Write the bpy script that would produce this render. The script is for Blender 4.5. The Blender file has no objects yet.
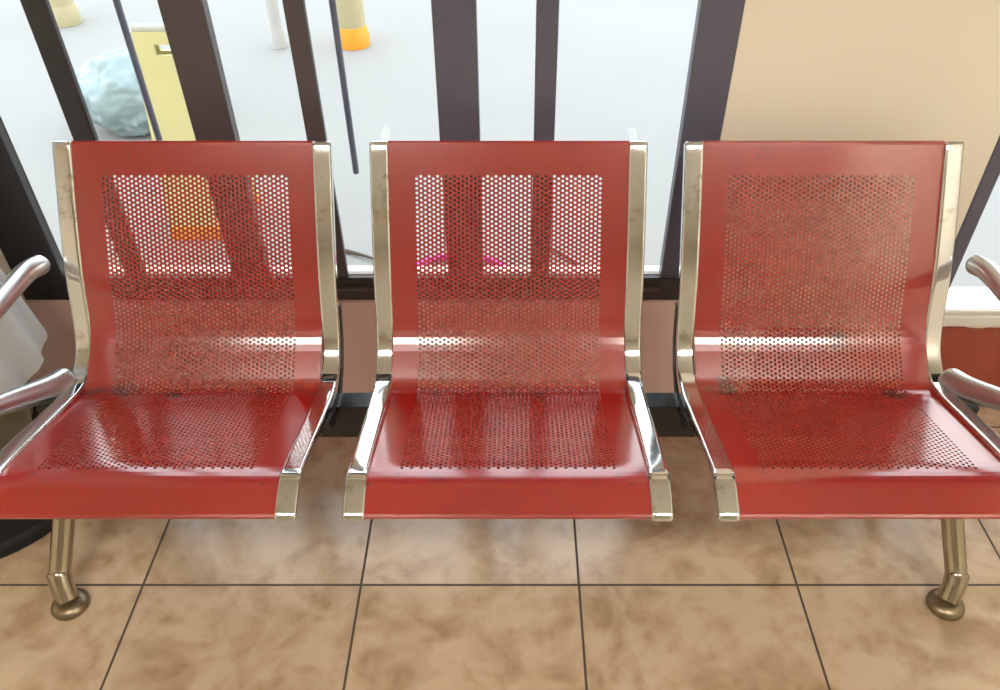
import bpy, bmesh, math, random
from mathutils import Vector, Matrix
random.seed(7)
scene = bpy.context.scene
COL = scene.collection

# ------------------------------------------------------------------ camera
cam_data = bpy.data.cameras.new('camera')
cam = bpy.data.objects.new('camera', cam_data)
COL.objects.link(cam)
cam.location = (0.0, 0.0, 1.432)
cam.rotation_euler = (math.radians(90 - 40.2), 0, 0)
cam_data.sensor_width = 36.0
cam_data.lens = 36.0 * 793.0 / 1000.0
cam_data.shift_x = -0.012
cam_data.clip_start = 0.02
scene.camera = cam

# ------------------------------------------------------------------ world, exposure
SKY = 3.8
world = bpy.data.worlds.new('world')
scene.world = world
world.use_nodes = True
wn = world.node_tree
wn.nodes.clear()
w_out = wn.nodes.new('ShaderNodeOutputWorld')
w_bg = wn.nodes.new('ShaderNodeBackground')
w_tc = wn.nodes.new('ShaderNodeTexCoord')
w_sep = wn.nodes.new('ShaderNodeSeparateXYZ')
w_ramp = wn.nodes.new('ShaderNodeValToRGB')
w_ramp.color_ramp.elements[0].position = 0.0
w_ramp.color_ramp.elements[0].color = (1.0, 0.985, 0.96, 1)
w_ramp.color_ramp.elements[1].position = 0.7
w_ramp.color_ramp.elements[1].color = (0.86, 0.93, 1.0, 1)
wn.links.new(w_tc.outputs['Generated'], w_sep.inputs[0])
wn.links.new(w_sep.outputs['Z'], w_ramp.inputs[0])
wn.links.new(w_ramp.outputs[0], w_bg.inputs['Color'])
w_bg.inputs['Strength'].default_value = SKY
wn.links.new(w_bg.outputs[0], w_out.inputs[0])

scene.view_settings.view_transform = 'Standard'
scene.view_settings.look = 'None'
scene.view_settings.exposure = 0.0
scene.view_settings.gamma = 1.0
scene.view_settings.use_curve_mapping = False

LAMP = 25.0          # emission of the added fill lamps' diffusers

# ------------------------------------------------------------------ helpers
def link(o, parent=None):
    COL.objects.link(o)
    if parent is not None:
        o.parent = parent
    return o

def mesh_obj(name, bm, mat, parent=None, smooth=None):
    me = bpy.data.meshes.new(name)
    bmesh.ops.recalc_face_normals(bm, faces=bm.faces[:])
    bm.to_mesh(me)
    bm.free()
    if mat is not None:
        me.materials.append(mat)
    if smooth is not None:
        me.shade_smooth()
        me.set_sharp_from_angle(angle=math.radians(smooth))
    return link(bpy.data.objects.new(name, me), parent)

def thing(name, label, cat, loc=(0, 0, 0), group=None):
    o = bpy.data.objects.new(name, None)
    o.empty_display_size = 0.1
    o.location = loc
    COL.objects.link(o)
    tag(o, label, cat, group)
    return o

def tag(o, label, cat, group=None):
    o['label'] = label
    o['category'] = cat
    if group:
        o['group'] = group
    return o

def struct(o):
    o['kind'] = 'structure'
    return o

def add_box(bm, lo, hi, bevel=0.0, mat=None):
    r = bmesh.ops.create_cube(bm, size=1.0)
    vs = r['verts']
    c = [(a + b) / 2 for a, b in zip(lo, hi)]
    s = [b - a for a, b in zip(lo, hi)]
    for v in vs:
        v.co = Vector((v.co.x * s[0] + c[0], v.co.y * s[1] + c[1], v.co.z * s[2] + c[2]))
        if mat is not None:
            v.co = mat @ v.co
    if bevel > 0:
        es = list({e for v in vs for e in v.link_edges})
        bmesh.ops.bevel(bm, geom=es, offset=bevel, segments=2, profile=0.5, affect='EDGES')
    return bm

def box_bm(lo, hi, bevel=0.0, mat=None):
    return add_box(bmesh.new(), lo, hi, bevel, mat)

def catmull(pts, n=8):
    pts = [Vector(p) for p in pts]
    out = []
    P = [2 * pts[0] - pts[1]] + pts + [2 * pts[-1] - pts[-2]]
    for i in range(1, len(P) - 2):
        p0, p1, p2, p3 = P[i - 1], P[i], P[i + 1], P[i + 2]
        for k in range(n):
            t = k / n
            out.append(0.5 * ((2 * p1) + (p2 - p0) * t + (2 * p0 - 5 * p1 + 4 * p2 - p3) * t * t
                              + (3 * p1 - p0 - 3 * p2 + p3) * t ** 3))
    out.append(pts[-1])
    return out

def fillet(pts, r, n=4):
    """polyline with every inner corner rounded"""
    pts = [Vector(p) for p in pts]
    out = [pts[0]]
    for i in range(1, len(pts) - 1):
        a, b, c = pts[i - 1], pts[i], pts[i + 1]
        rr = r[i] if isinstance(r, (list, tuple)) else r
        d1 = min(rr, (a - b).length * 0.48)
        d2 = min(rr, (c - b).length * 0.48)
        p = b + (a - b).normalized() * d1
        q = b + (c - b).normalized() * d2
        for k in range(n + 1):
            t = k / n
            out.append((1 - t) ** 2 * p + 2 * t * (1 - t) * b + t * t * q)
    out.append(pts[-1])
    return out

def round_rect(w, t, r, n=4):
    out = []
    g = min(0.004, r * 0.5)
    for cx, cy, a0 in ((w/2 - r, t/2 - r, 0), (-w/2 + r, t/2 - r, 90), (-w/2 + r, -t/2 + r, 180), (w/2 - r, -t/2 + r, 270)):
        for k in range(n + 1):
            a = math.radians(a0 + 90 * k / n)
            out.append((cx + r * math.cos(a), cy + r * math.sin(a)))
        # a point just past the corner keeps the flat faces flat when shaded smooth
        px, py = out[-1]
        a = math.radians(a0 + 180)
        out.append((px + g * math.cos(a), py + g * math.sin(a)))
        b_ = math.radians(a0)
        qx, qy = cx + r * math.cos(b_), cy + r * math.sin(b_)
        out.insert(len(out) - n - 2, (qx + g * math.cos(b_ - math.pi / 2), qy + g * math.sin(b_ - math.pi / 2)))
    return out

def circle(r, n=20, sy=1.0):
    return [(r * math.cos(2 * math.pi * k / n), sy * r * math.sin(2 * math.pi * k / n)) for k in range(n)]

def sweep(bm, path, section, side=None, scales=None, round_ends=(0.0, 0.0)):
    """sweep a closed section (x along 'side', y along normal) along a path; ends capped, domed by round_ends"""
    path = [Vector(p) for p in path]
    n = len(path)
    sc = list(scales) if scales else [1.0] * n
    tang = []
    for i in range(n):
        a = path[max(i - 1, 0)]
        b = path[min(i + 1, n - 1)]
        tang.append((b - a).normalized())
    pts, tg, ss = list(path), list(tang), list(sc)
    if round_ends[0] > 0:
        for k in range(1, 6):
            a = math.radians(90 * k / 5)
            pts.insert(0, path[0] - tang[0] * round_ends[0] * math.sin(a))
            tg.insert(0, tang[0]); ss.insert(0, sc[0] * max(math.cos(a), 0.02))
    if round_ends[1] > 0:
        for k in range(1, 6):
            a = math.radians(90 * k / 5)
            pts.append(path[-1] + tang[-1] * round_ends[1] * math.sin(a))
            tg.append(tang[-1]); ss.append(sc[-1] * max(math.cos(a), 0.02))
    rings = []
    prev = None
    for p, t, s in zip(pts, tg, ss):
        if side is not None:
            x = Vector(side)
            x = (x - t * x.dot(t)).normalized()
        else:
            if prev is None:
                x = t.orthogonal().normalized()
            else:
                x = (prev - t * prev.dot(t)).normalized()
            prev = x
        y = t.cross(x)
        rings.append([bm.verts.new(p + x * (u * s) + y * (v * s)) for u, v in section])
    m = len(section)
    for a, b in zip(rings, rings[1:]):
        for k in range(m):
            bm.faces.new((a[k], a[(k + 1) % m], b[(k + 1) % m], b[k]))
    bm.faces.new(rings[0])
    bm.faces.new(rings[-1])
    return bm

def lathe(bm, prof, n=32, center=(0, 0, 0), M=None):
    rings = []
    for r, z in prof:
        ring = []
        for k in range(n):
            a = 2 * math.pi * k / n
            v = Vector((r * math.cos(a), r * math.sin(a), z))
            if M is not None:
                v = M @ v
            ring.append(bm.verts.new(v + Vector(center)))
        rings.append(ring)
    for a, b in zip(rings, rings[1:]):
        for k in range(n):
            bm.faces.new((a[k], a[(k + 1) % n], b[(k + 1) % n], b[k]))
    bm.faces.new(rings[0]); bm.faces.new(rings[-1])
    return bm

# ------------------------------------------------------------------ materials
def new_mat(name):
    m = bpy.data.materials.new(name)
    m.use_nodes = True
    nt = m.node_tree
    b = nt.nodes['Principled BSDF']
    return m, nt, b

def simple(name, col, rough=0.5, metal=0.0, var=0.08, scale=12.0, bump=0.0, spec=0.5, coat=0.0, coat_r=0.1, dark=None):
    """one colour with soft procedural mottling, slight roughness variation and bump"""
    m, nt, b = new_mat(name)
    tc = nt.nodes.new('ShaderNodeTexCoord')
    nz = nt.nodes.new('ShaderNodeTexNoise')
    nz.inputs['Scale'].default_value = scale
    nz.inputs['Detail'].default_value = 5
    nt.links.new(tc.outputs['Object'], nz.inputs['Vector'])
    mx = nt.nodes.new('ShaderNodeMix'); mx.data_type = 'RGBA'
    d = dark if dark else tuple(c * (1 - var) for c in col)
    l = tuple(min(1, c * (1 + var)) for c in col)
    mx.inputs[6].default_value = (*d, 1)
    mx.inputs[7].default_value = (*l, 1)
    nt.links.new(nz.outputs['Fac'], mx.inputs[0])
    nt.links.new(mx.outputs[2], b.inputs['Base Color'])
    b.inputs['Roughness'].default_value = rough
    b.inputs['Metallic'].default_value = metal
    b.inputs['Specular IOR Level'].default_value = spec
    b.inputs['Coat Weight'].default_value = coat
    b.inputs['Coat Roughness'].default_value = coat_r
    if bump > 0:
        bp = nt.nodes.new('ShaderNodeBump')
        bp.inputs['Strength'].default_value = bump
        bp.inputs['Distance'].default_value = 0.004
        nt.links.new(nz.outputs['Fac'], bp.inputs['Height'])
        nt.links.new(bp.outputs[0], b.inputs['Normal'])
    return m

def mat_floor():
    m, nt, b = new_mat('beige_ceramic_tile')
    tc = nt.nodes.new('ShaderNodeTexCoord')
    mp = nt.nodes.new('ShaderNodeMapping')
    T = 0.449
    mp.inputs['Location'].default_value = (-0.138, -0.9287, 0)
    nt.links.new(tc.outputs['Object'], mp.inputs['Vector'])
    br = nt.nodes.new('ShaderNodeTexBrick')
    br.offset = 0.0; br.squash = 1.0
    br.inputs['Scale'].default_value = 1.0
    br.inputs['Brick Width'].default_value = T
    br.inputs['Row Height'].default_value = T
    br.inputs['Mortar Size'].default_value = 0.0026
    br.inputs['Mortar Smooth'].default_value = 0.1
    br.inputs['Color1'].default_value = (0.0, 0.0, 0.0, 1)
    br.inputs['Color2'].default_value = (1.0, 1.0, 1.0, 1)
    br.inputs['Mortar'].default_value = (0.5, 0.5, 0.5, 1)
    nt.links.new(mp.outputs[0], br.inputs['Vector'])
    n1 = nt.nodes.new('ShaderNodeTexNoise')
    n1.inputs['Scale'].default_value = 5.5; n1.inputs['Detail'].default_value = 7
    n1.inputs['Roughness'].default_value = 0.62; n1.inputs['Distortion'].default_value = 0.5
    nt.links.new(tc.outputs['Object'], n1.inputs['Vector'])
    vo = nt.nodes.new('ShaderNodeTexVoronoi')
    vo.feature = 'SMOOTH_F1'; vo.inputs['Scale'].default_value = 17.0
    n2 = nt.nodes.new('ShaderNodeTexNoise'); n2.inputs['Scale'].default_value = 9.0; n2.inputs['Detail'].default_value = 4
    nt.links.new(tc.outputs['Object'], n2.inputs['Vector'])
    vm = nt.nodes.new('ShaderNodeVectorMath'); vm.operation = 'MULTIPLY_ADD'
    vm.inputs[1].default_value = (0.25, 0.25, 0.25)
    nt.links.new(n2.outputs['Color'], vm.inputs[0]); nt.links.new(tc.outputs['Object'], vm.inputs[2])
    nt.links.new(vm.outputs[0], vo.inputs['Vector'])
    ad = nt.nodes.new('ShaderNodeMath'); ad.operation = 'MULTIPLY_ADD'
    ad.inputs[1].default_value = 0.36
    nt.links.new(vo.outputs['Distance'], ad.inputs[0]); nt.links.new(n1.outputs['Fac'], ad.inputs[2])
    rp = nt.nodes.new('ShaderNodeValToRGB')
    e = rp.color_ramp.elements
    e[0].position = 0.46; e[0].color = (0.40, 0.27, 0.155, 1)
    e[1].position = 0.76; e[1].color = (0.62, 0.475, 0.325, 1)
    k = e.new(0.58); k.color = (0.50, 0.355, 0.225, 1)
    nt.links.new(ad.outputs[0], rp.inputs[0])
    # each tile a shade of its own
    tv = nt.nodes.new('ShaderNodeMapRange')
    tv.inputs['To Min'].default_value = 0.92; tv.inputs['To Max'].default_value = 1.06
    nt.links.new(br.outputs['Color'], tv.inputs['Value'])
    hs = nt.nodes.new('ShaderNodeHueSaturation')
    nt.links.new(tv.outputs[0], hs.inputs['Value']); nt.links.new(rp.outputs[0], hs.inputs['Color'])
    mx = nt.nodes.new('ShaderNodeMix'); mx.data_type = 'RGBA'
    mx.inputs[7].default_value = (0.07, 0.045, 0.03, 1)
    nt.links.new(br.outputs['Fac'], mx.inputs[0]); nt.links.new(hs.outputs[0], mx.inputs[6])
    nt.links.new(mx.outputs[2], b.inputs['Base Color'])
    rr = nt.nodes.new('ShaderNodeMapRange')
    rr.inputs['To Min'].default_value = 0.12; rr.inputs['To Max'].default_value = 0.26; b.inputs['IOR'].default_value = 1.65
    nt.links.new(n1.outputs['Fac'], rr.inputs['Value'])
    rm = nt.nodes.new('ShaderNodeMath'); rm.operation = 'MAXIMUM'
    nt.links.new(rr.outputs[0], rm.inputs[0])
    gm = nt.nodes.new('ShaderNodeMath'); gm.operation = 'MULTIPLY'; gm.inputs[1].default_value = 0.8
    nt.links.new(br.outputs['Fac'], gm.inputs[0]); nt.links.new(gm.outputs[0], rm.inputs[1])
    nt.links.new(rm.outputs[0], b.inputs['Roughness'])
    bp = nt.nodes.new('ShaderNodeBump'); bp.invert = True
    bp.inputs['Strength'].default_value = 0.5; bp.inputs['Distance'].default_value = 0.0015
    nt.links.new(br.outputs['Fac'], bp.inputs['Height']); nt.links.new(bp.outputs[0], b.inputs['Normal'])
    return m

def mat_paint():
    """glossy red coat on the pressed steel seats, with a little grime"""
    m, nt, b = new_mat('red_enamel')
    tc = nt.nodes.new('ShaderNodeTexCoord')
    nz = nt.nodes.new('ShaderNodeTexNoise'); nz.inputs['Scale'].default_value = 6; nz.inputs['Detail'].default_value = 6
    nt.links.new(tc.outputs['Object'], nz.inputs['Vector'])
    rp = nt.nodes.new('ShaderNodeValToRGB')
    rp.color_ramp.elements[0].position = 0.3; rp.color_ramp.elements[0].color = (0.29, 0.006, 0.003, 1)
    rp.color_ramp.elements[1].position = 0.7; rp.color_ramp.elements[1].color = (0.37, 0.009, 0.004, 1)
    nt.links.new(nz.outputs['Fac'], rp.inputs[0])
    sp = nt.nodes.new('ShaderNodeTexNoise'); sp.inputs['Scale'].default_value = 60; sp.inputs['Detail'].default_value = 2
    nt.links.new(tc.outputs['Object'], sp.inputs['Vector'])
    sr = nt.nodes.new('ShaderNodeValToRGB')
    sr.color_ramp.elements[0].position = 0.72; sr.color_ramp.elements[0].color = (0, 0, 0, 1)
    sr.color_ramp.elements[1].position = 0.78; sr.color_ramp.elements[1].color = (1, 1, 1, 1)
    nt.links.new(sp.outputs['Fac'], sr.inputs[0])
    mx = nt.nodes.new('ShaderNodeMix'); mx.data_type = 'RGBA'
    mx.inputs[7].default_value = (0.10, 0.012, 0.01, 1)
    nt.links.new(sr.outputs[0], mx.inputs[0]); nt.links.new(rp.outputs[0], mx.inputs[6])
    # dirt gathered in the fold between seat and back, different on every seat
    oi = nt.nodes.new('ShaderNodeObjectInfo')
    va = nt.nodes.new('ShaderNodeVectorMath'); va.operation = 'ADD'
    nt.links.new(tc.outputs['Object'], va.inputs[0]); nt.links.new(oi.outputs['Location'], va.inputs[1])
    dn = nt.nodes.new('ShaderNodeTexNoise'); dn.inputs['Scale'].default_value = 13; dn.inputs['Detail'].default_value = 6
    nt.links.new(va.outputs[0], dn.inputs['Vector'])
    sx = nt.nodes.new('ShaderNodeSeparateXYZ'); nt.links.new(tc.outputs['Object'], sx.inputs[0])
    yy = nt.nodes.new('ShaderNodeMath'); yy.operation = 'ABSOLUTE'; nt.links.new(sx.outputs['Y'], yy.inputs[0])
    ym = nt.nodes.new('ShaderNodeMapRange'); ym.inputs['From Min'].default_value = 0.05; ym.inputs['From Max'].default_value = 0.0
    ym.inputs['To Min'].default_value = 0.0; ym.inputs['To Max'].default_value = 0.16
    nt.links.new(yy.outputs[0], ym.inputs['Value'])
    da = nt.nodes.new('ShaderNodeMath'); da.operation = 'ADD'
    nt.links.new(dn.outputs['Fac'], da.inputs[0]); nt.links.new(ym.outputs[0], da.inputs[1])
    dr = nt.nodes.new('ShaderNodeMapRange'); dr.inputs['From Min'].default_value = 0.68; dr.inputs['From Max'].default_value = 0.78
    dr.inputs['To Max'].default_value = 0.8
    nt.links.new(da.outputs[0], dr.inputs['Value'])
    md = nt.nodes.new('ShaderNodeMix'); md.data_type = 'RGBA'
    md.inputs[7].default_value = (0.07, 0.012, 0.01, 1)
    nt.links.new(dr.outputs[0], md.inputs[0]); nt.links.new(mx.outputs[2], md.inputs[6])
    nt.links.new(md.outputs[2], b.inputs['Base Color'])
    b.inputs['Roughness'].default_value = 0.32
    b.inputs['IOR'].default_value = 1.5
    b.inputs['Specular IOR Level'].default_value = 0.25
    b.inputs['Coat Weight'].default_value = 1.0
    b.inputs['Coat IOR'].default_value = 2.0
    b.inputs['Coat Roughness'].default_value = 0.14
    bp = nt.nodes.new('ShaderNodeBump'); bp.inputs['Strength'].default_value = 0.05; bp.inputs['Distance'].default_value = 0.003
    n3 = nt.nodes.new('ShaderNodeTexNoise'); n3.inputs['Scale'].default_value = 9
    nt.links.new(tc.outputs['Object'], n3.inputs['Vector'])
    nt.links.new(n3.outputs['Fac'], bp.inputs['Height'])
    nt.links.new(bp.outputs[0], b.inputs['Normal'])
    nt.links.new(bp.outputs[0], b.inputs['Coat Normal'])
    return m

def mat_chrome(name, tint=(0.78, 0.80, 0.81), wear=True, rough=0.09):
    m, nt, b = new_mat(name)
    tc = nt.nodes.new('ShaderNodeTexCoord')
    nz = nt.nodes.new('ShaderNodeTexNoise'); nz.inputs['Scale'].default_value = 16; nz.inputs['Detail'].default_value = 8
    nz.inputs['Roughness'].default_value = 0.7
    nt.links.new(tc.outputs['Object'], nz.inputs['Vector'])
    rp = nt.nodes.new('ShaderNodeValToRGB')
    e = rp.color_ramp.elements
    e[0].position = 0.28 if wear else 0.0; e[0].color = (0.34, 0.27, 0.16, 1)
    e[1].position = 0.42; e[1].color = (*tint, 1)
    nt.links.new(nz.outputs['Fac'], rp.inputs[0])
    nt.links.new(rp.outputs[0], b.inputs['Base Color'])
    mr = nt.nodes.new('ShaderNodeMapRange')
    mr.inputs['From Min'].default_value = 0.3; mr.inputs['From Max'].default_value = 0.6
    mr.inputs['To Min'].default_value = rough + 0.08; mr.inputs['To Max'].default_value = rough
    nt.links.new(nz.outputs['Fac'], mr.inputs['Value']); nt.links.new(mr.outputs[0], b.inputs['Roughness'])
    b.inputs['Metallic'].default_value = 1.0
    return m

def mat_glass():
    m = bpy.data.materials.new('window_glass')
    m.use_nodes = True
    nt = m.node_tree; nt.nodes.clear()
    o = nt.nodes.new('ShaderNodeOutputMaterial')
    tr = nt.nodes.new('ShaderNodeBsdfTransparent'); tr.inputs[0].default_value = (0.97, 0.985, 0.98, 1)
    gl = nt.nodes.new('ShaderNodeBsdfGlossy'); gl.inputs['Roughness'].default_value = 0.01
    fr = nt.nodes.new('ShaderNodeFresnel'); fr.inputs[0].default_value = 1.18
    mx = nt.nodes.new('ShaderNodeMixShader')
    nt.links.new(fr.outputs[0], mx.inputs[0]); nt.links.new(tr.outputs[0], mx.inputs[1]); nt.links.new(gl.outputs[0], mx.inputs[2])
    nt.links.new(mx.outputs[0], o.inputs[0])
    return m

M_FLOOR = mat_floor()
M_RED = mat_paint()
M_CHROME = mat_chrome('worn_chrome', rough=0.06)
M_ARM = mat_chrome('satin_grey_metal', (0.66, 0.69, 0.74), wear=False, rough=0.30)
M_LEG = mat_chrome('leg_chrome', (0.45, 0.40, 0.31), wear=True, rough=0.16)
M_FOOT = simple('tarnished_foot', (0.30, 0.24, 0.16), 0.35, 0.9, 0.25, 30)
M_BEAM = simple('black_beam_paint', (0.006, 0.006, 0.007), 0.22, 0, 0.2, 20, spec=0.5)
M_BRACKET = simple('black_bracket', (0.015, 0.015, 0.018), 0.4, 0, 0.2, 20)
M_CREAM = simple('cream_plaster', (0.90, 0.84, 0.70), 0.75, 0, 0.05, 3.5, bump=0.06)
M_TAUPE = simple('taupe_plaster', (0.62, 0.56, 0.46), 0.8, 0, 0.06, 4, bump=0.05)
M_CEIL = simple('white_ceiling', (0.80, 0.78, 0.72), 0.85, 0, 0.03, 3)
M_PINK_GLARE = simple('glare_pink_terracotta_paint', (0.93, 0.74, 0.72), 0.30, 0, 0.08, 7, bump=0.05, dark=(0.87, 0.60, 0.54))  # lower wall paint paled by veiling window glare put into the colour
M_TERRA = simple('red_terracotta_paint', (0.36, 0.075, 0.045), 0.35, 0, 0.25, 9, bump=0.1)
M_SILL = simple('white_sill_paint', (0.82, 0.80, 0.76), 0.6, 0, 0.05, 30, bump=0.2)
M_FRAME = simple('dark_aluminium', (0.035, 0.033, 0.036), 0.34, 0, 0.15, 14, spec=0.6)
M_FRAME2 = simple('glare_brown_grey_aluminium', (0.085, 0.076, 0.082), 0.36, 0, 0.12, 14, spec=0.6)  # dark frame lifted to brown-grey: window bloom put into the colour
M_FRAME_GLARE = simple('glare_blue_grey_aluminium', (0.11, 0.115, 0.165), 0.36, 0, 0.12, 14, spec=0.6)  # blue-grey tone is window glare painted onto the dark frame bars
M_GLASS = mat_glass()
M_PAVE = simple('pale_concrete', (0.27, 0.268, 0.262), 0.9, 0, 0.06, 1.3, bump=0.1)
M_YELLOW = simple('yellow_plastic', (0.58, 0.53, 0.26), 0.45, 0, 0.05, 5)
M_ORANGE = simple('orange_plastic', (0.80, 0.30, 0.02), 0.45, 0, 0.08, 5)
M_PALEY = simple('pale_yellow_paint', (0.40, 0.35, 0.20), 0.5, 0, 0.06, 8)
M_GREY = simple('grey_paint', (0.45, 0.44, 0.42), 0.5, 0, 0.1, 8)
M_SACK = simple('pale_blue_sack_plastic', (0.25, 0.33, 0.35), 0.4, 0, 0.25, 16, bump=0.5)
M_MAGENTA = simple('magenta_rubber', (0.60, 0.02, 0.30), 0.4, 0, 0.1, 10)
M_TWIG = simple('dark_twig', (0.08, 0.06, 0.05), 0.8, 0, 0.3, 40)
M_WHITE = simple('white_plastic', (0.90, 0.90, 0.90), 0.28, 0, 0.03, 10)
M_BEIGE = simple('beige_board', (0.50, 0.47, 0.36), 0.45, 0, 0.06, 6)
M_BAG = simple('black_bag_cloth', (0.006, 0.006, 0.007), 0.65, 0, 0.3, 60, bump=0.2)
M_DIFF = bpy.data.materials.new('fill_lamp_diffuser')
M_DIFF.use_nodes = True
_b = M_DIFF.node_tree.nodes['Principled BSDF']
_b.inputs['Emission Color'].default_value = (1.0, 0.955, 0.88, 1)
_b.inputs['Emission Strength'].default_value = LAMP

# ------------------------------------------------------------------ room shell
YW = 1.474          # interior face of the window wall
WT = 0.14           # its thickness
XL, XR, YF, H = -2.6, 1.95, -3.4, 2.75
WX0, WX1 = -1.130, 0.416      # first window opening
WZ0, WZ1 = 0.323, 2.25
VX0, VX1 = 0.970, 1.86        # second window opening
VZ0 = 0.245

struct(mesh_obj('floor', box_bm((XL - 0.1, YF - 0.1, -0.05), (XR + 0.1, YW + WT, 0)), M_FLOOR))
struct(mesh_obj('ceiling', box_bm((XL - 0.1, YF - 0.1, H), (XR + 0.1, YW + WT, H + 0.06)), M_CEIL))

def panel_with_holes(x0, x1, z0, z1, holes, y0, y1):
    """a wall slab in the XZ plane with rectangular openings, one connected mesh"""
    xs = sorted({x0, x1, *[h[0] for h in holes], *[h[1] for h in holes]})
    zs = sorted({z0, z1, *[h[2] for h in holes], *[h[3] for h in holes]})
    bm = bmesh.new()
    def solid(i, j):
        if i < 0 or j < 0 or i >= len(xs) - 1 or j >= len(zs) - 1:
            return False
        cx, cz = (xs[i] + xs[i + 1]) / 2, (zs[j] + zs[j + 1]) / 2
        return not any(h[0] < cx < h[1] and h[2] < cz < h[3] for h in holes)
    vd = {}
    def V(i, j, s):
        k = (i, j, s)
        if k not in vd:
            vd[k] = bm.verts.new((xs[i], y0 if s == 0 else y1, zs[j]))
        return vd[k]
    for i in range(len(xs) - 1):
        for j in range(len(zs) - 1):
            if not solid(i, j):
                continue
            for s in (0, 1):
                bm.faces.new((V(i, j, s), V(i + 1, j, s), V(i + 1, j + 1, s), V(i, j + 1, s)))
            for (di, dj, a, b_) in ((-1, 0, (i, j), (i, j + 1)), (1, 0, (i + 1, j), (i + 1, j + 1)),
                                    (0, -1, (i, j), (i + 1, j)), (0, 1, (i, j + 1), (i + 1, j + 1))):
                if not solid(i + di, j + dj):
                    bm.faces.new((V(*a, 0), V(*b_, 0), V(*b_, 1), V(*a, 1)))
    return bm

struct(mesh_obj('wall_back', panel_with_holes(XL, XR, 0, H, [(WX0, WX1, WZ0, WZ1), (VX0, VX1, VZ0, WZ1)], YW, YW + WT), M_CREAM))
struct(mesh_obj('wall_left', box_bm((XL - 0.1, YF, 0), (XL, YW + WT, H)), M_CREAM))
struct(mesh_obj('wall_right', box_bm((XR, YF, 0), (XR + 0.1, YW + WT, H)), M_CREAM))
struct(mesh_obj('wall_front', box_bm((XL - 0.1, YF - 0.1, 0), (XR + 0.1, YF, H)), M_TAUPE))

# painted lower wall under the windows: pink under the first, paled by window glare in its colour, red terracotta further right
struct(mesh_obj('trim_1', box_bm((XL, YW - 0.006, 0), (0.60, YW + 0.004, WZ0 - 0.001)), M_PINK_GLARE))
bm = bmesh.new()
nseg = 90
lo, hi = 0.60, XR
top = []
for i in range(nseg + 1):
    x = lo + (hi - lo) * i / nseg
    top.append((x, VZ0 - 0.004 + 0.004 * math.sin(x * 31) * math.sin(x * 13.7) + random.uniform(-0.0025, 0.0025)))
prev = None
for x, z in top:
    ring = [bm.verts.new((x, YW - 0.006, 0)), bm.verts.new((x, YW - 0.006, z)), bm.verts.new((x, YW + 0.004, z)), bm.verts.new((x, YW + 0.004, 0))]
    if prev:
        for k in range(4):
            bm.faces.new((prev[k], prev[(k + 1) % 4], ring[(k + 1) % 4], ring[k]))
    else:
        bm.faces.new(ring)
    prev = ring
bm.faces.new(prev)
struct(mesh_obj('trim_2', bm, M_TERRA))
struct(mesh_obj('trim_3', box_bm((VX0 + 0.001, YW - 0.004, VZ0 + 0.001), (VX1 - 0.001, YW + 0.12, VZ0 + 0.030), 0.003), M_SILL))

# ------------------------------------------------------------------ windows
FY0, FY1 = YW - 0.002, YW + 0.028
def bar(name, x0, x1, z0, z1, mat, parent, y0=FY0, y1=FY1, bevel=0.003):
    return mesh_obj(name, box_bm((x0, y0, z0), (x1, y1, z1), bevel), mat, parent)

w1 = bpy.data.objects.new('window_1', None); COL.objects.link(w1)
w1.location = (0, 0, 0); struct(w1)
RB = 0.386       # top of the bottom rail = bottom of the glass
bar('bottom_rail', WX0 + 0.001, WX1 - 0.001, WZ0 + 0.0005, RB, M_FRAME, w1)
mesh_obj('rail_lip', box_bm((WX0 + 0.112, FY0 - 0.010, RB - 0.030), (WX1 - 0.081, FY0 + 0.004, RB - 0.022), 0.002), M_FRAME2, w1)
bar('top_rail', WX0 + 0.001, WX1 - 0.001, WZ1 - 0.08, WZ1 - 0.001, M_FRAME, w1)
bar('jamb', WX0 + 0.001, WX0 + 0.112, RB, WZ1 - 0.08, M_FRAME, w1)
bar('jamb', WX1 - 0.079, WX1 - 0.0005, RB, WZ1 - 0.08, M_FRAME_GLARE, w1)
bar('mullion', -0.632, -0.552, RB, WZ1 - 0.08, M_FRAME2, w1)
bar('mullion', -0.1445, -0.064, RB, WZ1 - 0.08, M_FRAME_GLARE, w1)
SY0, SY1 = YW + 0.003, YW + 0.0195
bar('stile', -0.879, -0.834, RB, WZ1 - 0.08, M_FRAME, w1, SY0, SY1)
bar('stile', -0.411, -0.373, RB, WZ1 - 0.08, M_FRAME2, w1, SY0, SY1)
bar('stile', 0.0436, 0.085, RB, WZ1 - 0.08, M_FRAME_GLARE, w1, SY0, SY1)
for a, c in ((WX0 + 0.112, -0.632), (-0.552, -0.1445), (-0.064, WX1 - 0.079)):
    mesh_obj('pane', box_bm((a, YW + 0.020, RB), (c, YW + 0.025, WZ1 - 0.08)), M_GLASS, w1)
    mesh_obj('gasket', box_bm((a, YW + 0.013, RB), (c, YW + 0.0195, RB + 0.002)), M_SILL, w1)

w2 = bpy.data.objects.new('window_2', None); COL.objects.link(w2); struct(w2)
VB = VZ0 + 0.030
bar('jamb', VX0 + 0.0005, VX0 + 0.034, VB, WZ1 - 0.06, M_FRAME_GLARE, w2)
bar('jamb', VX1 - 0.034, VX1 - 0.0005, VB, WZ1 - 0.06, M_FRAME_GLARE, w2)
bar('top_rail', VX0 + 0.0005, VX1 - 0.0005, WZ1 - 0.06, WZ1 - 0.001, M_FRAME_GLARE, w2)
bar('bottom_rail', VX0 + 0.034, VX1 - 0.034, VB + 0.0005, VB + 0.012, M_SILL, w2, YW + 0.004, YW + 0.027)
mesh_obj('pane', box_bm((VX0 + 0.034, YW + 0.010, VB + 0.012), (VX1 - 0.034, YW + 0.015, WZ1 - 0.06)), M_GLASS, w2)

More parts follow.
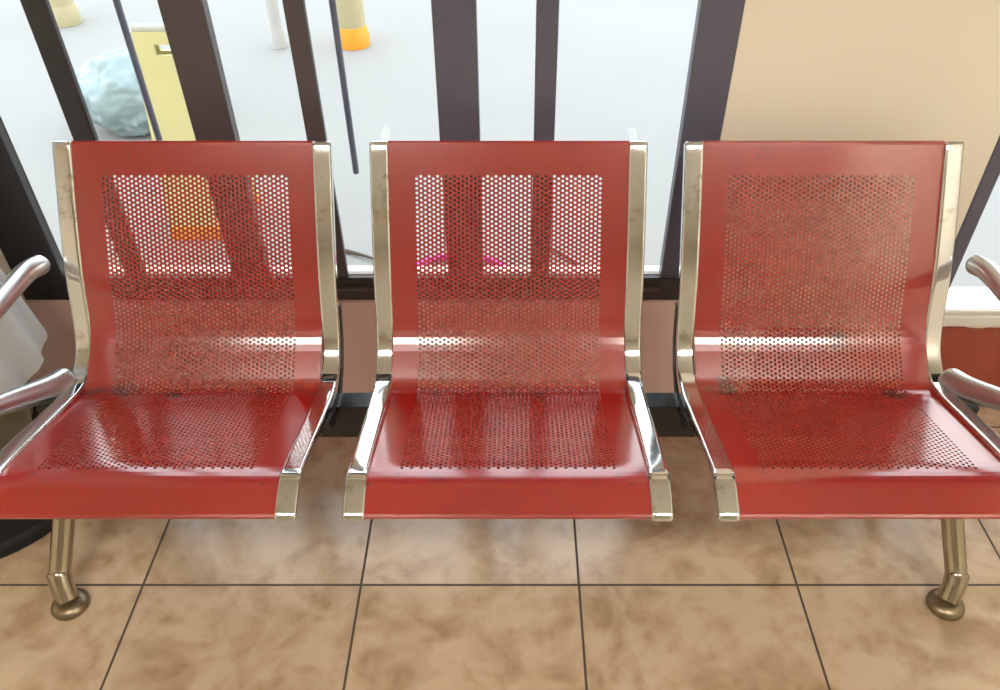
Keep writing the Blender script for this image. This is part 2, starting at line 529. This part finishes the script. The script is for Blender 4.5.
# ------------------------------------------------------------------ unseen ceiling lamps added to light the room (above and behind the viewer)
for x, y, lab in ((-0.9, -0.72, 'added unseen white ceiling lamp with warm diffuser, nearer the left wall'),
                  (1.25, -0.72, 'added unseen white ceiling lamp with warm diffuser, nearer the right wall')):
    t = thing('fill_ceiling_lamp', lab, 'lamp', (x, y, H))
    mesh_obj('housing', box_bm((-0.62, -0.21, -0.05), (0.62, 0.21, -0.0005), 0.006), M_CEIL, t)
    mesh_obj('diffuser', box_bm((-0.59, -0.18, -0.062), (0.59, 0.18, -0.051), 0.003), M_DIFF, t)

# ------------------------------------------------------------------ the bench
BX = -0.008
bench = thing('waiting_bench', 'row of three red perforated steel seats with chrome frames and armrests', 'bench', (BX, 1.10, 0))
B0 = Vector((BX, 1.10, 0))
def loc(p):
    return Vector(p) - B0

PANEL_PROFILE = [(0.788, 0.415), (0.7740, 0.4180), (0.7720, 0.4275), (0.838, 0.4520), (1.113, 0.3765), (1.203, 0.452), (1.250, 0.556), (1.3755, 0.7705), (1.392, 0.758)]
FIL = [0, 0.004, 0.004, 0.034, 0.022, 0.040, 0.030, 0.009, 0]
prof = fillet([(0, y, z) for y, z in PANEL_PROFILE], FIL, 6)
# arc length table
S = [0.0]
for a, b_ in zip(prof, prof[1:]):
    S.append(S[-1] + (b_ - a).length)
def at_s(s):
    s = max(0.0, min(S[-1] - 1e-9, s))
    lo_, hi_ = 0, len(S) - 1
    while hi_ - lo_ > 1:
        m_ = (lo_ + hi_) // 2
        if S[m_] <= s: lo_ = m_
        else: hi_ = m_
    t = (s - S[lo_]) / (S[hi_] - S[lo_])
    return prof[lo_].lerp(prof[hi_], t)

def img_y(p):
    d = 1.432 - p.z
    c, s_ = math.cos(math.radians(40.2)), math.sin(math.radians(40.2))
    return 345 + 793 * (d * c - p.y * s_) / (p.y * c + d * s_)

CA, CB = 0.00785, 0.0088       # hole column spacing, hole pitch within a column
NC = 45
HB = CB / 2
NS = int(S[-1] / HB)
step = S[-1] / NS
# perforated rows: between photograph heights 470 (front of the seat) and 180 (top of the back)
r0 = next(i for i in range(6, NS) if img_y(at_s(i * step)) < 471)
r1 = next(i for i in range(r0, NS) if img_y(at_s(i * step)) < 177)
HALF = 0.2255

def make_panel():
    bm = bmesh.new()
    us = [-HALF, -0.200] + [(-NC / 2 + k) * CA for k in range(NC + 1)] + [0.200, HALF]
    P = [at_s(i * step) for i in range(NS + 1)]
    G = [[bm.verts.new((u, p.y - B0.y, p.z)) for p in P] for u in us]
    rows = (r1 - r0) // 2
    c0 = 2
    RH = 0.00268
    done = set()
    for j in range(NC):
        off = j % 2
        for k in range(rows):
            i = r0 + off + 2 * k
            A, B = G[c0 + j], G[c0 + j + 1]
            outer = [A[i], B[i], B[i + 1], B[i + 2], A[i + 2], A[i + 1]]
            uc = (us[c0 + j] + us[c0 + j + 1]) / 2
            su = (i + 1) * step
            inner = []
            # 12 rim points; even ones face the six outer corners
            angs = [-131, -90, -49, -24, 0, 24, 49, 90, 131, 156, 180, 204]
            for a in angs:
                a = math.radians(a)
                p = at_s(su + RH * math.sin(a))
                inner.append(bm.verts.new((uc + RH * math.cos(a), p.y - B0.y, p.z)))
            for q in range(6):
                bm.faces.new((outer[q], outer[(q + 1) % 6], inner[(2 * q + 2) % 12], inner[2 * q + 1], inner[2 * q]))
            done.add((c0 + j, i)); done.add((c0 + j, i + 1))
    for j in range(len(us) - 1):
        for i in range(NS):
            if (j, i) in done:
                continue
            bm.faces.new((G[j][i], G[j + 1][i], G[j + 1][i + 1], G[j][i + 1]))
    for f in bm.faces:
        f.normal_update()
    me = bpy.data.meshes.new('seat')
    if sum(f.normal.z for f in bm.faces) < 0:
        bmesh.ops.reverse_faces(bm, faces=bm.faces[:])
    bm.to_mesh(me); bm.free()
    me.materials.append(M_RED)
    return me

FRAME_PTS = [(0.7745, 0.4268), (0.791, 0.4352), (0.812, 0.4450), (0.832, 0.4505), (0.850, 0.4505), (0.917, 0.4345), (1.02, 0.4065), (1.095, 0.388),
             (1.142, 0.392), (1.180, 0.417), (1.208, 0.460), (1.248, 0.553), (1.298, 0.645), (1.345, 0.724), (1.3655, 0.758), (1.372, 0.766)]
FT = 0.020
def make_frame(sgn):
    c = catmull([(0, y, z) for y, z in FRAME_PTS], 7)
    path = []
    for i, p in enumerate(c):      # shift down by half the thickness so the listed curve is the upper face
        a, b_ = c[max(i - 1, 0)], c[min(i + 1, len(c) - 1)]
        t = (b_ - a).normalized()
        nrm = Vector((0, -t.z, t.y))
        path.append(p - nrm * (FT / 2 - 0.004))
    # the front end of the strip turns down
    path[0] = path[0] + Vector((0, -0.001, -0.003))
    path = [Vector((sgn * 0.2420, p.y - B0.y, p.z)) for p in path]
    bm = bmesh.new()
    sweep(bm, path, round_rect(0.0350, FT, 0.0050, 4), side=(1, 0, 0), round_ends=(0.004, 0.004))
    return bm

def make_bracket(sgn):
    """black plate welded under the frame where seat meets back, bolted to the beam"""
    bm = bmesh.new()
    out = [(1.02, 0.388), (1.06, 0.370), (1.125, 0.3645), (1.165, 0.385), (1.205, 0.430), (1.232, 0.49), (1.245, 0.49), (1.216, 0.418), (1.178, 0.372), (1.135, 0.345), (1.05, 0.345), (1.015, 0.372)]
    x0, x1 = sgn * 0.252, sgn * 0.261
    A = [bm.verts.new((x0, y - B0.y, z)) for y, z in out]
    B = [bm.verts.new((x1, y - B0.y, z)) for y, z in out]
    bm.faces.new(A); bm.faces.new(B)
    n = len(out)
    for k in range(n):
        bm.faces.new((A[k], A[(k + 1) % n], B[(k + 1) % n], B[k]))
    return bm

seat_me = make_panel()
frames_me = {}
for idx, cx in enumerate((-0.589, 0.0015, 0.590)):
    if idx == 0:
        seat0 = link(bpy.data.objects.new('seat', seat_me), bench)
        sm = seat0.modifiers.new('sheet_thickness', 'SOLIDIFY')
        sm.thickness = 0.0016; sm.offset = -1; sm.use_even_offset = False
        fr = [mesh_obj('side_frame', make_frame(s), M_CHROME, seat0, smooth=35) for s in (-1, 1)]
        for f in fr:
            f['label'] = 'worn chrome side frame'
        br = [mesh_obj('bracket', make_bracket(s), M_BRACKET, seat0) for s in (-1, 1)]
        for b_ in br:
            b_['label'] = 'black steel bracket'
        # under-seat cross tube carrying the sheet
        bmq = bmesh.new()
        sweep(bmq, [(-0.228, 0.885 - B0.y, 0.421), (0.228, 0.885 - B0.y, 0.421)], circle(0.008, 12), side=(0, 1, 0))
        ct = mesh_obj('cross_tube', bmq, M_BRACKET, seat0, smooth=40)
        kids = fr + br + [ct]
        seat0.location = (cx, 0, 0)
        seat0['label'] = 'glossy red perforated steel seat and back'
    else:
        s2 = seat0.copy(); COL.objects.link(s2); s2.parent = bench; s2.location = (cx, 0, 0)
        for k in kids:
            k2 = k.copy(); COL.objects.link(k2); k2.parent = s2

# beam with end caps
bm = bmesh.new()
sweep(bm, [loc((-0.872, 1.10, 0.3225)), loc((0.856, 1.10, 0.3225))], round_rect(0.042, 0.083, 0.002, 2), side=(0, 1, 0))
o = mesh_obj('beam', bm, M_BEAM, bench); o['label'] = 'black steel beam'

# legs: inclined chrome tubes with a crimped joint and round foot glides, front and rear
def make_leg(sgn):
    X = lambda x: sgn * x
    bm = bmesh.new()
    front = catmull([(X(0.868), 0.0, 0.300), (X(0.881), -0.045, 0.235), (X(0.889), -0.100, 0.155), (X(0.894), -0.165, 0.082), (X(0.894), -0.196, 0.054)], 6)
    n = len(front)
    sweep(bm, front, circle(0.0215, 22, 0.9), side=(1, 0, 0), scales=[1.05 - 0.10 * i / (n - 1) for i in range(n)])
    return bm
def make_leg_end(sgn, y0=-1):
    bm = bmesh.new()
    pts = catmull([(sgn * 0.897, y0 * 0.185, 0.063), (sgn * 0.889, y0 * 0.203, 0.042), (sgn * 0.880, y0 * 0.217, 0.020)], 5)
    n = len(pts)
    sweep(bm, pts, circle(0.0215, 22, 0.92), side=(1, 0, 0), scales=[1.06 - 0.06 * i / (n - 1) for i in range(n)], round_ends=(0.008, 0))
    return bm
def make_rear(sgn):
    bm = bmesh.new()
    pts = catmull([(sgn * 0.868, 0.0, 0.300), (sgn * 0.881, 0.045, 0.235), (sgn * 0.889, 0.100, 0.155), (sgn * 0.894, 0.165, 0.082), (sgn * 0.894, 0.196, 0.054)], 6)
    n = len(pts)
    sweep(bm, pts, circle(0.0215, 22, 0.9), side=(1, 0, 0), scales=[1.05 - 0.10 * i / (n - 1) for i in range(n)])
    return bm
FOOT = [(0.030, 0.0), (0.0355, 0.002), (0.036, 0.008), (0.033, 0.014), (0.026, 0.019), (0.018, 0.021)]
for s in (-1, 1):
    for y0, mk in ((-1, make_leg), (1, make_rear)):
        lg = mesh_obj('leg', mk(s), M_LEG, bench, smooth=50)
        lg['label'] = 'tarnished chrome leg'
        mesh_obj('leg_joint', make_leg_end(s, y0), M_LEG, lg, smooth=50)
        f = mesh_obj('foot_glide', lathe(bmesh.new(), FOOT, 36, (s * 0.879, y0 * 0.219, 0.0)), M_FOOT, lg, smooth=45)
    bmk = bmesh.new()
    add_box(bmk, (s * 0.868 - 0.03, -0.03, 0.272), (s * 0.868 + 0.03, 0.03, 0.371), 0.006)
    o = mesh_obj('leg_clamp', bmk, M_BRACKET, bench, smooth=40)

# armrests: one bent tube each, from the seat corner forward and up, back along the top
def make_arm(sgn):
    pts = [(0.858, 1.128, 0.386), (0.868, 1.085, 0.405), (0.885, 1.00, 0.452), (0.893, 0.915, 0.500), (0.896, 0.868, 0.536), (0.897, 0.862, 0.566),
           (0.896, 0.888, 0.588), (0.894, 0.96, 0.594), (0.892, 1.10, 0.592), (0.889, 1.20, 0.590), (0.885, 1.243, 0.580)]
    path = [Vector((sgn * x, y - B0.y, z)) for x, y, z in catmull(pts, 7)]
    bm = bmesh.new()
    n = len(path)
    sc = [1.0 + 0.42 * max(0, 1 - i / 16) for i in range(n)]
    sweep(bm, path, circle(0.0190, 22), side=(1, 0, 0), scales=sc, round_ends=(0.014, 0.014))
    return bm
for s in (-1, 1):
    a = mesh_obj('armrest', make_arm(s), M_ARM, bench, smooth=60)
    a['label'] = 'smooth grey metal armrest loop'
    bmk = bmesh.new()
    sweep(bmk, [(s * 0.858, 1.115 - B0.y, 0.382), (s * 0.858, 1.105 - B0.y, 0.30)], round_rect(0.022, 0.03, 0.004, 3), side=(1, 0, 0))
    mesh_obj('arm_bracket', bmk, M_BRACKET, a, smooth=40)

# ------------------------------------------------------------------ left of the bench
ps = thing('closed_parasol', 'closed white parasol standing on a round black base left of the bench', 'parasol', (-1.205, 1.200, 0))
mesh_obj('base', lathe(bmesh.new(), [(0.240, 0.0), (0.244, 0.006), (0.243, 0.022), (0.232, 0.034), (0.10, 0.048), (0.045, 0.056), (0.045, 0.12), (0.040, 0.125)], 56), M_BAG, ps, smooth=40)
mesh_obj('pole', lathe(bmesh.new(), [(0.022, 0.10), (0.022, 2.20), (0.012, 2.23)], 20), M_GREY, ps, smooth=40)
def fluted(r_of_z, z0, z1, folds, depth, n=180, m=24, ph=0.0, th=0.004):
    """folded cloth hanging round the pole: pleats that deepen towards the hem"""
    bm = bmesh.new()
    grid = []
    for i in range(m + 1):
        z = z0 + (z1 - z0) * i / m
        row = []
        for k in range(n):
            a = 2 * math.pi * k / n
            w = math.sin(folds * a + ph + 0.35 * math.sin(2 * a))
            w = math.copysign(abs(w) ** 0.6, w)
            r = r_of_z(z) * (1 + depth * w * (1 - 0.5 * i / m))
            zz = z + (0.005 * math.sin(folds * a + ph) if i == 0 else 0)
            row.append(bm.verts.new((r * math.cos(a), r * math.sin(a), zz)))
        grid.append(row)
    for A, B in zip(grid, grid[1:]):
        for k in range(n):
            bm.faces.new((A[k], A[(k + 1) % n], B[(k + 1) % n], B[k]))
    bmesh.ops.solidify(bm, geom=bm.faces[:], thickness=th)
    return bm
mesh_obj('canopy', fluted(lambda z: 0.228 - 0.122 * (z - 0.34), 0.34, 2.05, 13, 0.035), M_WHITE, ps, smooth=60)
mesh_obj('lining', fluted(lambda z: 0.13 + 0.30 * (z - 0.14), 0.14, 0.40, 8, 0.10, ph=1.0), M_BEIGE, ps, smooth=60)['label'] = 'beige inner folds'

# ------------------------------------------------------------------ outside the window
struct(mesh_obj('pavement', box_bm((-14, YW + WT, -0.06), (14, 22, -0.001)), M_PAVE))

sg = thing('folding_sign', 'pale yellow plastic folding floor sign with orange feet outside the window', 'sign', (-1.005, 2.36, 0))
def sign_leaf(s):
    """tapered plate with a hand slot, leaning in to the ridge"""
    bm = bmesh.new()
    out = [(-0.118, 0.035), (0.112, 0.035), (0.105, 0.64), (-0.108, 0.64)]
    slot = [(-0.045, 0.575), (0.045, 0.575), (0.045, 0.605), (-0.045, 0.605)]
    def P(x, z, t):
        return (x, s * (0.11 * (1 - z / 0.66) + 0.006) + t, z)
    L = []
    for t in (-0.006, 0.006):
        O = [bm.verts.new(P(x, z, t)) for x, z in out]; I = [bm.verts.new(P(x, z, t)) for x, z in slot]
        for k in range(4):
            bm.faces.new((O[k], O[(k + 1) % 4], I[(k + 1) % 4], I[k]))
        L.append((O, I))
    for w in (0, 1):
        for k in range(4):
            bm.faces.new((L[0][w][k], L[0][w][(k + 1) % 4], L[1][w][(k + 1) % 4], L[1][w][k]))
    return bm
for s in (-1, 1):
    lf = mesh_obj('leaf', sign_leaf(s), M_YELLOW, sg)
    mesh_obj('foot', box_bm((-0.120, s * 0.115 - 0.012, 0), (0.112, s * 0.115 + 0.012, 0.045), 0.004), M_ORANGE, lf)['label'] = 'orange foot strip'
bmr = bmesh.new(); sweep(bmr, [(-0.1, 0, 0.645), (0.1, 0, 0.645)], circle(0.014, 14), side=(0, 1, 0))
mesh_obj('hinge', bmr, M_GREY, sg, smooth=40)

def post(name, x, y, mat, foot, label, r=0.07, h=1.0, group=None):
    t = thing(name, label, 'post', (x, y, 0), group)
    mesh_obj('shaft', lathe(bmesh.new(), [(r, 0.05), (r, h), (r * 0.8, h + 0.03), (0.01, h + 0.05)], 20), mat, t, smooth=40)
    mesh_obj('foot', lathe(bmesh.new(), [(r * 1.15, 0), (r * 1.2, 0.05), (r * 1.0, 0.1)], 20), foot, t, smooth=40)
post('bollard', -2.40, 4.38, M_PALEY, M_PALEY, 'pale yellow bollard farthest left beyond the window')
post('bollard', -0.80, 4.05, M_PALEY, M_ORANGE, 'yellow bollard with orange foot beyond the window')
post('bollard', -1.17, 4.02, M_GREY, M_GREY, 'slim grey bollard between the yellow ones outside', r=0.03)

def sack():
    bm = bmesh.new()
    bmesh.ops.create_icosphere(bm, subdivisions=5, radius=1.0)
    from mathutils import noise
    for v in bm.verts:
        d = v.co.normalized()
        k = 1 + 0.16 * noise.noise(d * 2.2) + 0.10 * noise.noise(d * 5.0) + 0.05 * noise.noise(d * 11)
        v.co = Vector((d.x * 0.22 * k, d.y * 0.19 * k, max(0.0, 0.14 + d.z * 0.16 * k)))
    return bm
sk = mesh_obj('sack', sack(), M_SACK, smooth=70)
sk.location = (-1.53, 3.12, 0)
tag(sk, 'crumpled pale blue plastic sack on the pavement outside the window', 'sack')

bm = bmesh.new()
loop = [(0.155 * math.cos(a) * (1 + 0.06 * math.sin(2 * a)), 0.13 * math.sin(a), 0.012 + 0.003 * (1 + math.sin(3 * a))) for a in [math.radians(-60 + 10 * k) for k in range(31)]]
sweep(bm, loop, circle(0.011, 12), side=(0, 0, 1))
hz = mesh_obj('hose', bm, M_MAGENTA, smooth=60)
hz.location = (-0.17, 1.99, 0)
tag(hz, 'loop of magenta hose on the pavement behind the middle seat', 'hose')

def twig(pts, r, label):
    bm = bmesh.new()
    p = catmull(pts, 5); n = len(p)
    sweep(bm, p, circle(r, 8), scales=[1 - 0.5 * i / (n - 1) for i in range(n)])
    o = mesh_obj('twig', bm, M_TWIG, smooth=60)
    tag(o, label, 'twig')
twig([(-0.54, 2.16, 0.006), (-0.48, 2.13, 0.010), (-0.42, 2.10, 0.007)], 0.007, 'short dark twig outside, in the gap between left and middle seats')
twig([(0.10, 2.20, 0.006), (0.17, 2.12, 0.011), (0.26, 2.00, 0.007)], 0.007, 'longer dark twig outside, seen through the middle seat back')

# slim rods hanging outside the sashes from the window head
for x in (-0.342, -0.752):
    bm = bmesh.new()
    sweep(bm, [(x, YW + 0.10, 0.60), (x, YW + 0.10, WZ1 - 0.03)], circle(0.0068, 12), side=(1, 0, 0), round_ends=(0.006, 0))
    mesh_obj('hanging_rod', bm, M_FRAME_GLARE, w1, smooth=40)
    mesh_obj('rod_hook', box_bm((x - 0.008, FY1 - 0.004, WZ1 - 0.045), (x + 0.008, YW + 0.104, WZ1 - 0.03), 0.002), M_FRAME_GLARE, w1)
